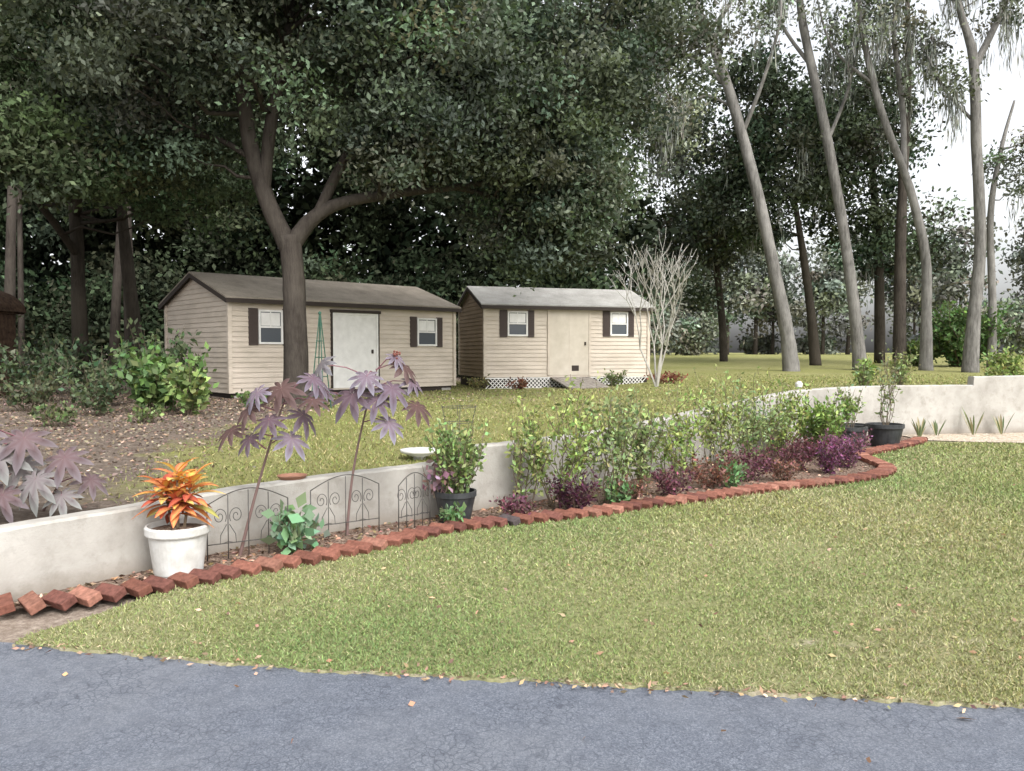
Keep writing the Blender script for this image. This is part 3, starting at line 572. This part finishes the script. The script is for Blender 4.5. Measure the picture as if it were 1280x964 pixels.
castor((-2.12,6.15,.02),[([(-2.12,6.15,0),(-2.0,6.15,.45),(-1.85,6.15,.95),(-1.72,6.1,1.28)],.014)],
 [((-1.98,6.0,1.17),(-1.8,6.1,1.15),.19),((-1.72,5.95,1.33),(-1.75,6.1,1.25),.2),((-1.52,6.1,1.4),(-1.72,6.1,1.28),.18),((-1.9,5.95,1.3),(-1.72,6.1,1.28),.16),
  ((-1.6,6.1,1.12),(-1.8,6.1,1.05),.19),((-2.15,6.1,1.0),(-1.9,6.15,.85),.19),((-1.66,6.0,.95),(-1.85,6.15,.9),.19),((-1.98,6.0,.95),(-1.85,6.15,.95),.15),((-1.5,6.0,1.24),(-1.75,6.1,1.2),.15),((-1.8,5.9,1.1),(-1.8,6.1,1.1),.17)],MV)
castor((-1.43,6.85,.02),[([(-1.43,6.85,0),(-1.38,6.85,.5),(-1.28,6.85,1.0),(-1.15,6.8,1.45)],.014)],
 [((-1.6,6.7,1.5),(-1.2,6.8,1.38),.21),((-1.32,6.6,1.25),(-1.25,6.85,1.1),.25),((-1.0,6.65,1.3),(-1.22,6.8,1.25),.22),((-.92,6.8,1.48),(-1.16,6.8,1.45),.19),((-.8,6.7,1.15),(-1.2,6.8,1.2),.19),
  ((-1.2,6.6,1.4),(-1.17,6.8,1.42),.19),((-1.02,6.6,1.02),(-1.27,6.85,1.0),.19),((-1.62,6.8,1.27),(-1.27,6.85,1.15),.19),((-.98,6.75,1.56),(-1.15,6.8,1.45),.13),((-1.12,6.6,1.2),(-1.2,6.8,1.2),.2),((-.85,6.8,1.35),(-1.18,6.8,1.3),.16)],MV,[(-.98,6.75,1.56)])
CL=[((.16,.11,.125),(.22,.20,.235)),((.13,.175,.095),(.17,.23,.13)),((.19,.16,.165),(.25,.26,.25)),((.14,.09,.095),(.19,.165,.18))]
castor((-3.55,5.9,.42),[([(-3.55,5.9,.4),(-3.6,5.85,.7),(-3.6,5.8,1.0)],.016),([(-3.5,5.9,.4),(-3.3,5.8,.65),(-3.2,5.75,.85)],.012)],
 [((-3.75,5.6,1.05),(-3.6,5.8,.98),.25),((-3.4,5.55,1.0),(-3.6,5.8,.95),.24),((-3.15,5.6,.86),(-3.22,5.75,.82),.22),((-3.55,5.5,.9),(-3.6,5.8,.85),.26),((-3.3,5.5,.72),(-3.3,5.8,.65),.22),((-3.7,5.4,.72),(-3.6,5.85,.7),.25),((-3.05,5.75,.68),(-3.3,5.8,.65),.17),((-3.9,5.8,.95),(-3.6,5.8,.9),.24),((-3.5,5.45,.62),(-3.55,5.85,.6),.21),((-3.45,5.6,.8),(-3.6,5.8,.75),.23),((-3.15,5.55,.6),(-3.3,5.8,.55),.17)],CL)
# ---------------------------------------------------------------- long leaf
def blade(mb,p,d,L,W,bend,c0,c1,fold=.3,n=7,shape=.9):
    p=Vector(p);d=Vector(d).normalized(); sd=d.cross(Vector((0,0,1)))
    if sd.length<.05: sd=Vector((1,0,0))
    sd.normalize(); vs=[];cs=[];fs=[]
    for i in range(n):
        t=i/(n-1); q=p+d*L*t-Vector((0,0,1))*bend*L*t*t; w=W*max(.03,math.sin(math.pi*min(1,(t*.93+.05)))**shape); up=sd.cross(d)
        vs+=[q-sd*w+up*w*fold,q,q+sd*w+up*w*fold]; cs+=[c1,c0,c1]
    for i in range(n-1):
        b=i*3; fs+=[(b,b+1,b+4,b+3),(b+1,b+2,b+5,b+4)]
    mb.add(vs,fs,0,cs)
r=root('croton_in_white_pot',(-2.36,5.6,.02)); mb=MB(); c=(-2.36,5.6,.02)
mb.lathe(c,[(0,0),(.148,0),(.155,.01),(.158,.03),(.164,.034),(.195,.29),(.197,.294),(.212,.30),(.218,.31),(.22,.355),(.214,.366),(.2,.366),(.195,.33),(.0,.33)],40)
mb.obj('pot',POTW,r,smooth=False)
mb=MB(); mb.lathe(c,[(0.19,.332),(.1,.345),(0,.35)],20); mb.obj('potting_soil',MULCH,r)
mb=MB(); ml=MB()
cc=[((.74,.52,.12),(.60,.17,.07)),((.76,.62,.2),(.66,.32,.11)),((.5,.13,.07),(.32,.06,.045)),((.68,.34,.12),(.5,.11,.06)),((.45,.42,.12),(.2,.2,.07))]
for sx,sy,h in ((0,0,.40),(-.1,.02,.3),(.11,-.02,.34),(.02,-.07,.24)):
    b=Vector((c[0]+sx*.4,c[1]+sy*.4,.34)); t=Vector((c[0]+sx,c[1]+sy,.36+h)); mb.tube([b,b.lerp(t,.5),t],[.012,.01,.008],6,0,(.2,.15,.1))
    m=22
    for k in range(m):
        f=k/m; a=k*2.4+random.uniform(-.3,.3); q=b.lerp(t,.5+.5*f); el=-.1+1.05*f+random.uniform(-.15,.15)
        d=Vector((math.cos(a)*math.cos(el),math.sin(a)*math.cos(el),math.sin(el))); c0,c1=random.choice(cc[:4]+cc[:2] if f>.35 else cc[2:]+cc[2:4])
        blade(ml,q,d,random.uniform(.17,.27),random.uniform(.028,.042),.35,c0,c1)
mb.obj('stems',PAINTV,r); ml.obj('leaves',LEAF,r,smooth=True)
def darkpot(name,x,y,R,H,z=.02):
    r=root(name,(x,y,z)); mb=MB(); mb.lathe((x,y,z),[(0,0),(R*.7,0),(R*.93,H*.8),(R*.95,H*.82),(R,H*.83),(R,H),(R*.9,H),(R*.88,H*.88),(0,H*.88)],32); mb.obj('pot',POTD,r,smooth=False); return r
darkpot('dark_planter',-.53,7.42,.2,.29); shrub('potted_shrub',(-.53,7.42,.25),.72,.32,26,1700,.055,(.19,.26,.1),low=0,cv=.35,wr=.32)
shrub('caladium_plant',(-.68,7.35,.25),.3,.22,8,140,.07,(.32,.2,.24),low=.2,wr=.4)
darkpot('dark_planter',5.55,13.1,.28,.36); darkpot('dark_planter',6.25,13.35,.3,.38); darkpot('dark_planter',5.9,13.75,.24,.34)
shrub('potted_shrub',(5.55,13.1,.34),.85,.25,10,260,.07,(.2,.23,.12)); shrub('potted_shrub',(6.25,13.35,.36),1.3,.25,9,200,.07,(.2,.23,.12))
for k,(x,y) in enumerate([(7.55,14.75),(8.0,15.0),(8.75,15.1),(9.35,15.2),(10.2,15.2),(7.2,14.95),(11.2,15.3)]):
    r=root('snake_plant' if k%2 else 'yucca_plant',(x,y,.03)); ml=MB(); hs_=random.uniform(.6,1.5)
    for j in range(random.randint(8,14)):
        a=random.uniform(0,6.28); d=Vector((math.cos(a)*.4,math.sin(a)*.4,1)); cl=random.choice([((.10,.15,.08),(.2,.22,.11)),((.26,.22,.13),(.34,.3,.18)),((.09,.12,.065),(.14,.18,.09))])
        blade(ml,(x+math.cos(a)*.03,y+math.sin(a)*.03,.03),d,random.uniform(.25,.46)*hs_,.017,.12,*cl)
    ml.obj('leaves',LEAF,r)
# ---------------------------------------------------------------- wire garden fence panels
def wire(name,A,B,z1):
    A=Vector(A);B=Vector(B);r=root(name,A); mb=MB(); ax=B-A; L=ax.length; ax.normalize(); R=.0045
    def q(s,z): return A+ax*s+Vector((0,0,z))
    for s in (0,L): mb.tube([q(s,-.02),q(s,z1*.8)],R*1.2,6)
    n=20
    mb.tube([q(L*k/n,z1*.8+z1*.2*math.sin(math.pi*k/n)) for k in range(n+1)],R,6)
    for m in range(1,4):
        s=L*m/4; mb.tube([q(s,-.02),q(s,z1*(.78+.2*math.sin(math.pi*m/4)))],R*.9,6)
    mb.tube([q(0,.12),q(L,.12)],R*.9,6)
    for m in (0,1):
        for sg in (1,-1):
            s0=L*(.25+.5*m); pts=[]
            for k in range(30):
                a=k/29*math.pi*3.2; rr=.012+.058*(k/29); pts.append(q(s0+sg*(.062+rr*math.cos(a)*.75),z1*.62+rr*math.sin(a)))
            mb.tube(pts,R*.7,5)
            mb.tube([q(s0+sg*.01,z1*.5),q(s0+sg*.055,z1*.35),q(s0+sg*.06,z1*.22),q(s0+sg*.005,.13)],R*.7,5)
    mb.obj('scrollwork',IRON,r,smooth=True)
wire('wire_garden_fence',(-2.3,5.98,.02),(-1.78,6.3,.02),.53)
wire('wire_garden_fence',(-1.68,6.62,.02),(-1.17,6.98,.02),.53)
wire('wire_garden_fence',(-1.0,7.0,.02),(-.75,7.25,.02),.5)
r=root('wire_plant_support',(-.62,9.3,.5)); mb=MB()
for k in range(4):
    a=k*math.pi/2; mb.tube([(-.62+.08*math.cos(a),9.3+.08*math.sin(a),.42),(-.62+.2*math.cos(a),9.3+.2*math.sin(a),.98)],.004,5)
for z,R in ((.6,.12),(.78,.16),(.96,.2)):
    mb.tube([(-.62+R*math.cos(k*.314),9.3+R*math.sin(k*.314),z) for k in range(21)],.004,5)
mb.obj('wires',IRON,r)
r=root('bird_bath_bowl',(-1.0,8.6,.45)); mb=MB(); mb.lathe((-1.0,8.6,.42),[(0,0),(.08,0),(.06,.05),(.2,.1),(.21,.13),(.19,.125),(.06,.08),(0,.075)],28); mb.obj('bowl',POTW,r,smooth=True)
r=root('terracotta_saucer',(-1.9,6.85,.5)); mb=MB(); mb.lathe((-1.9,6.87,.502),[(0,0),(.1,0),(.13,.035),(.12,.035),(.1,.012),(0,.012)],24,0,(.26,.13,.085)); mb.obj('saucer',PAINTV,r)
r=root('obelisk_trellis',(-3.45,14.6,.5)); mb=MB(); bx_,by=-3.5,14.6; z0=.5
for k in range(4):
    a=k*math.pi/2+.5; mb.tube([(bx_+.2*math.cos(a),by+.2*math.sin(a),z0),(bx_+.01*math.cos(a),by+.01*math.sin(a),z0+1.78)],.011,5)
for z in (.3,.65,1.0,1.3):
    R=.2*(1-z/1.85)+.004; mb.tube([(bx_+R*math.cos(.5+k*math.pi/2),by+R*math.sin(.5+k*math.pi/2),z0+z) for k in range(5)],.008,5)
mb.lathe((bx_,by,z0+1.77),[(0,0),(.03,.02),(.03,.05),(0,.08)],10); mb.obj('frame',GREENP,r)
r=root('garden_light',(5.1,14.2,.9)); mb=MB(); mb.tube([(5.1,14.2,.75),(5.1,14.2,.98)],.012,6); mb.lathe((5.1,14.2,.96),[(.03,0),(.06,.02),(.065,.08),(.03,.12),(0,.125)],14); mb.obj('lamp_body',WHITE,r)
# ---------------------------------------------------------------- grass
N=430000; yy=3.3*(15/3.3)**rng.random(N); xx=(rng.random(N)*2-1)*.78*yy
k=(yy>edge_y(xx)-.005)&(yy<top_y(xx))&(xx>-2.72)&(yy<13.9); xx=xx[k];yy=yy[k]; a=lf(xx,yy); bb=bareness(xx,yy)
k=rng.random(len(xx))<np.clip(.95-1.1*bb,.15,1); xx=xx[k];yy=yy[k];a=a[k]; N=len(xx); g2=lf2(xx,yy)
col=jit((.225,.26,.105),N,.22,.07)*np.stack([1+.10*g2,1+.02*g2,1+.03*g2],1); st=rng.random(N)<np.clip(.24+.10*a+.12*g2,.06,.7); col[st]=jit((.37,.345,.20),int(st.sum()),.18,.05)
D=rng.normal(size=(N,3))*.8; D[:,2]=np.abs(D[:,2])*.5+.4
LL=(.02+.026*rng.random(N))*np.clip(yy/6,.9,1.5); leaf_obj('lawn_grass',np.stack([xx,yy,np.full(N,.006)],1),LL,.0021*np.clip(yy/4,1,4),col,GRASS,D=D)
N=110000; yy=6*(30/6)**rng.random(N); xx=(rng.random(N)*2-1)*.78*yy
wy=np.interp(xx,WX,WY); litv=litter(xx,yy)
k=(yy>wy+.25)&(rng.random(N)>litv*1.7)
def inshed(x,y,A,B,d):
    A=np.array(A);B=np.array(B);t=(B-A);L=np.linalg.norm(t);t/=L; s=(x-A[0])*t[0]+(y-A[1])*t[1]; q=-(x-A[0])*t[1]+(y-A[1])*t[0]; return (s>-.1)&(s<L+.1)&(q>-.1)&(q<d+.1)
k&=~inshed(xx,yy,(-6.25,17.7),(-1.6,22),3.8)&~inshed(xx,yy,(-.765,22.5),(4.08,24),3.0)
xx=xx[k];yy=yy[k];N=len(xx); col=jit((.20,.22,.078),N,.25,.08); st=rng.random(N)<.3; col[st]=jit((.32,.29,.15),int(st.sum()),.2,.06)
D=rng.normal(size=(N,3))*.8; D[:,2]=np.abs(D[:,2])*.5+.5
leaf_obj('yard_grass',np.stack([xx,yy,yardz(xx,yy)-.01],1),.035+.04*rng.random(N),.003*np.clip(yy/5,1,4),col,GRASS,D=D)
def flat(N): D=rng.normal(size=(N,3)); D[:,2]*=.25; return D
N=30000; xx=-5+rng.normal(size=N)*4.2; yy=6+16*rng.random(N)**.8; wy=np.interp(xx,WX,WY); k=(yy>wy+.2)&~inshed(xx,yy,(-6.25,17.7),(-1.6,22),3.8)&(rng.random(N)<litter(xx,yy)+.12); xx=xx[k];yy=yy[k];N=len(xx)
leaf_obj('fallen_leaves',np.stack([xx,yy,yardz(xx,yy)+.008],1),.04+.03*rng.random(N),.015,jit((.21,.16,.12),N,.4,.08),DEAD,D=flat(N))
N=620; xx=rng.random(N)*11-2.7; yy=edge_y(xx)+rng.normal(0,.035,N)-.012
leaf_obj('fallen_leaves',np.stack([xx,yy,np.full(N,.014)],1),.02+.03*rng.random(N),.009,jit((.33,.235,.16),N,.35,.08),DEAD,D=flat(N))
N=420; yy=3.6*(14/3.6)**rng.random(N); xx=(rng.random(N)*2-1)*.75*yy; k=(yy>edge_y(xx))&(yy<top_y(xx))&(xx>-2.6); xx=xx[k];yy=yy[k];N=len(xx)
leaf_obj('fallen_leaves',np.stack([xx,yy,np.full(N,.026)],1),.03+.025*rng.random(N),.01,jit((.34,.23,.15),N,.3,.08),DEAD,D=flat(N))
xx=np.array([1.93,-.47,-1.3,.9,-2.2,.3,2.4,-.9,1.4]);yy=np.array([3.42,3.55,3.75,3.3,3.9,3.25,3.3,3.2,3.05]);N=len(xx)
leaf_obj('fallen_leaves',np.stack([xx,yy,np.full(N,.006)],1),np.array([.09,.04,.03,.03,.03,.03,.03,.03,.03]),.014,jit((.36,.22,.13),N,.2,.04),DEAD,D=flat(N))
N=2200; xx=rng.random(N)*8-3.1; t=rng.random(N); b0=np.interp(xx,BX,BY); w0=np.interp(xx,WX,WY); yy=b0+(w0-b0)*t
leaf_obj('bed_litter',np.stack([xx,yy,np.full(N,.028)],1),.035+.025*rng.random(N),.012,jit((.22,.145,.1),N,.5,.1),DEAD,D=flat(N))
# ---------------------------------------------------------------- light, world, camera
el,az=math.radians(48),math.radians(150)
w=bpy.data.worlds.new('World'); SC.world=w; w.use_nodes=True; t=w.node_tree; bg=t.nodes['Background']
sk=t.nodes.new('ShaderNodeTexSky'); sk.sky_type='NISHITA'; sk.sun_disc=False; sk.sun_elevation=el; sk.sun_rotation=az; sk.dust_density=5; sk.air_density=1
hs=t.nodes.new('ShaderNodeHueSaturation'); hs.inputs['Saturation'].default_value=.16; hs.inputs['Value'].default_value=2.5; t.links.new(sk.outputs[0],hs.inputs['Color']); t.links.new(hs.outputs[0],bg.inputs[0]); bg.inputs[1].default_value=.15
s=bpy.data.lights.new('sun','SUN'); s.energy=.95; s.angle=math.radians(25); s.color=(1,.97,.93); so=bpy.data.objects.new('sun',s); SC.collection.objects.link(so)
d=Vector((math.sin(az)*math.cos(el),math.cos(az)*math.cos(el),math.sin(el))); so.rotation_euler=d.to_track_quat('Z','Y').to_euler(); so.location=(0,-5,20)
cam=bpy.data.cameras.new('camera'); cam.sensor_width=36; cam.lens=28.1; cam.clip_end=1500; cam.clip_start=.05
co=bpy.data.objects.new('camera',cam); SC.collection.objects.link(co); co.location=(0,0,1.6); co.rotation_euler=(math.radians(90-2.4),0,0); SC.camera=co
SC.view_settings.view_transform='Standard'; SC.view_settings.look='None'; SC.view_settings.exposure=0
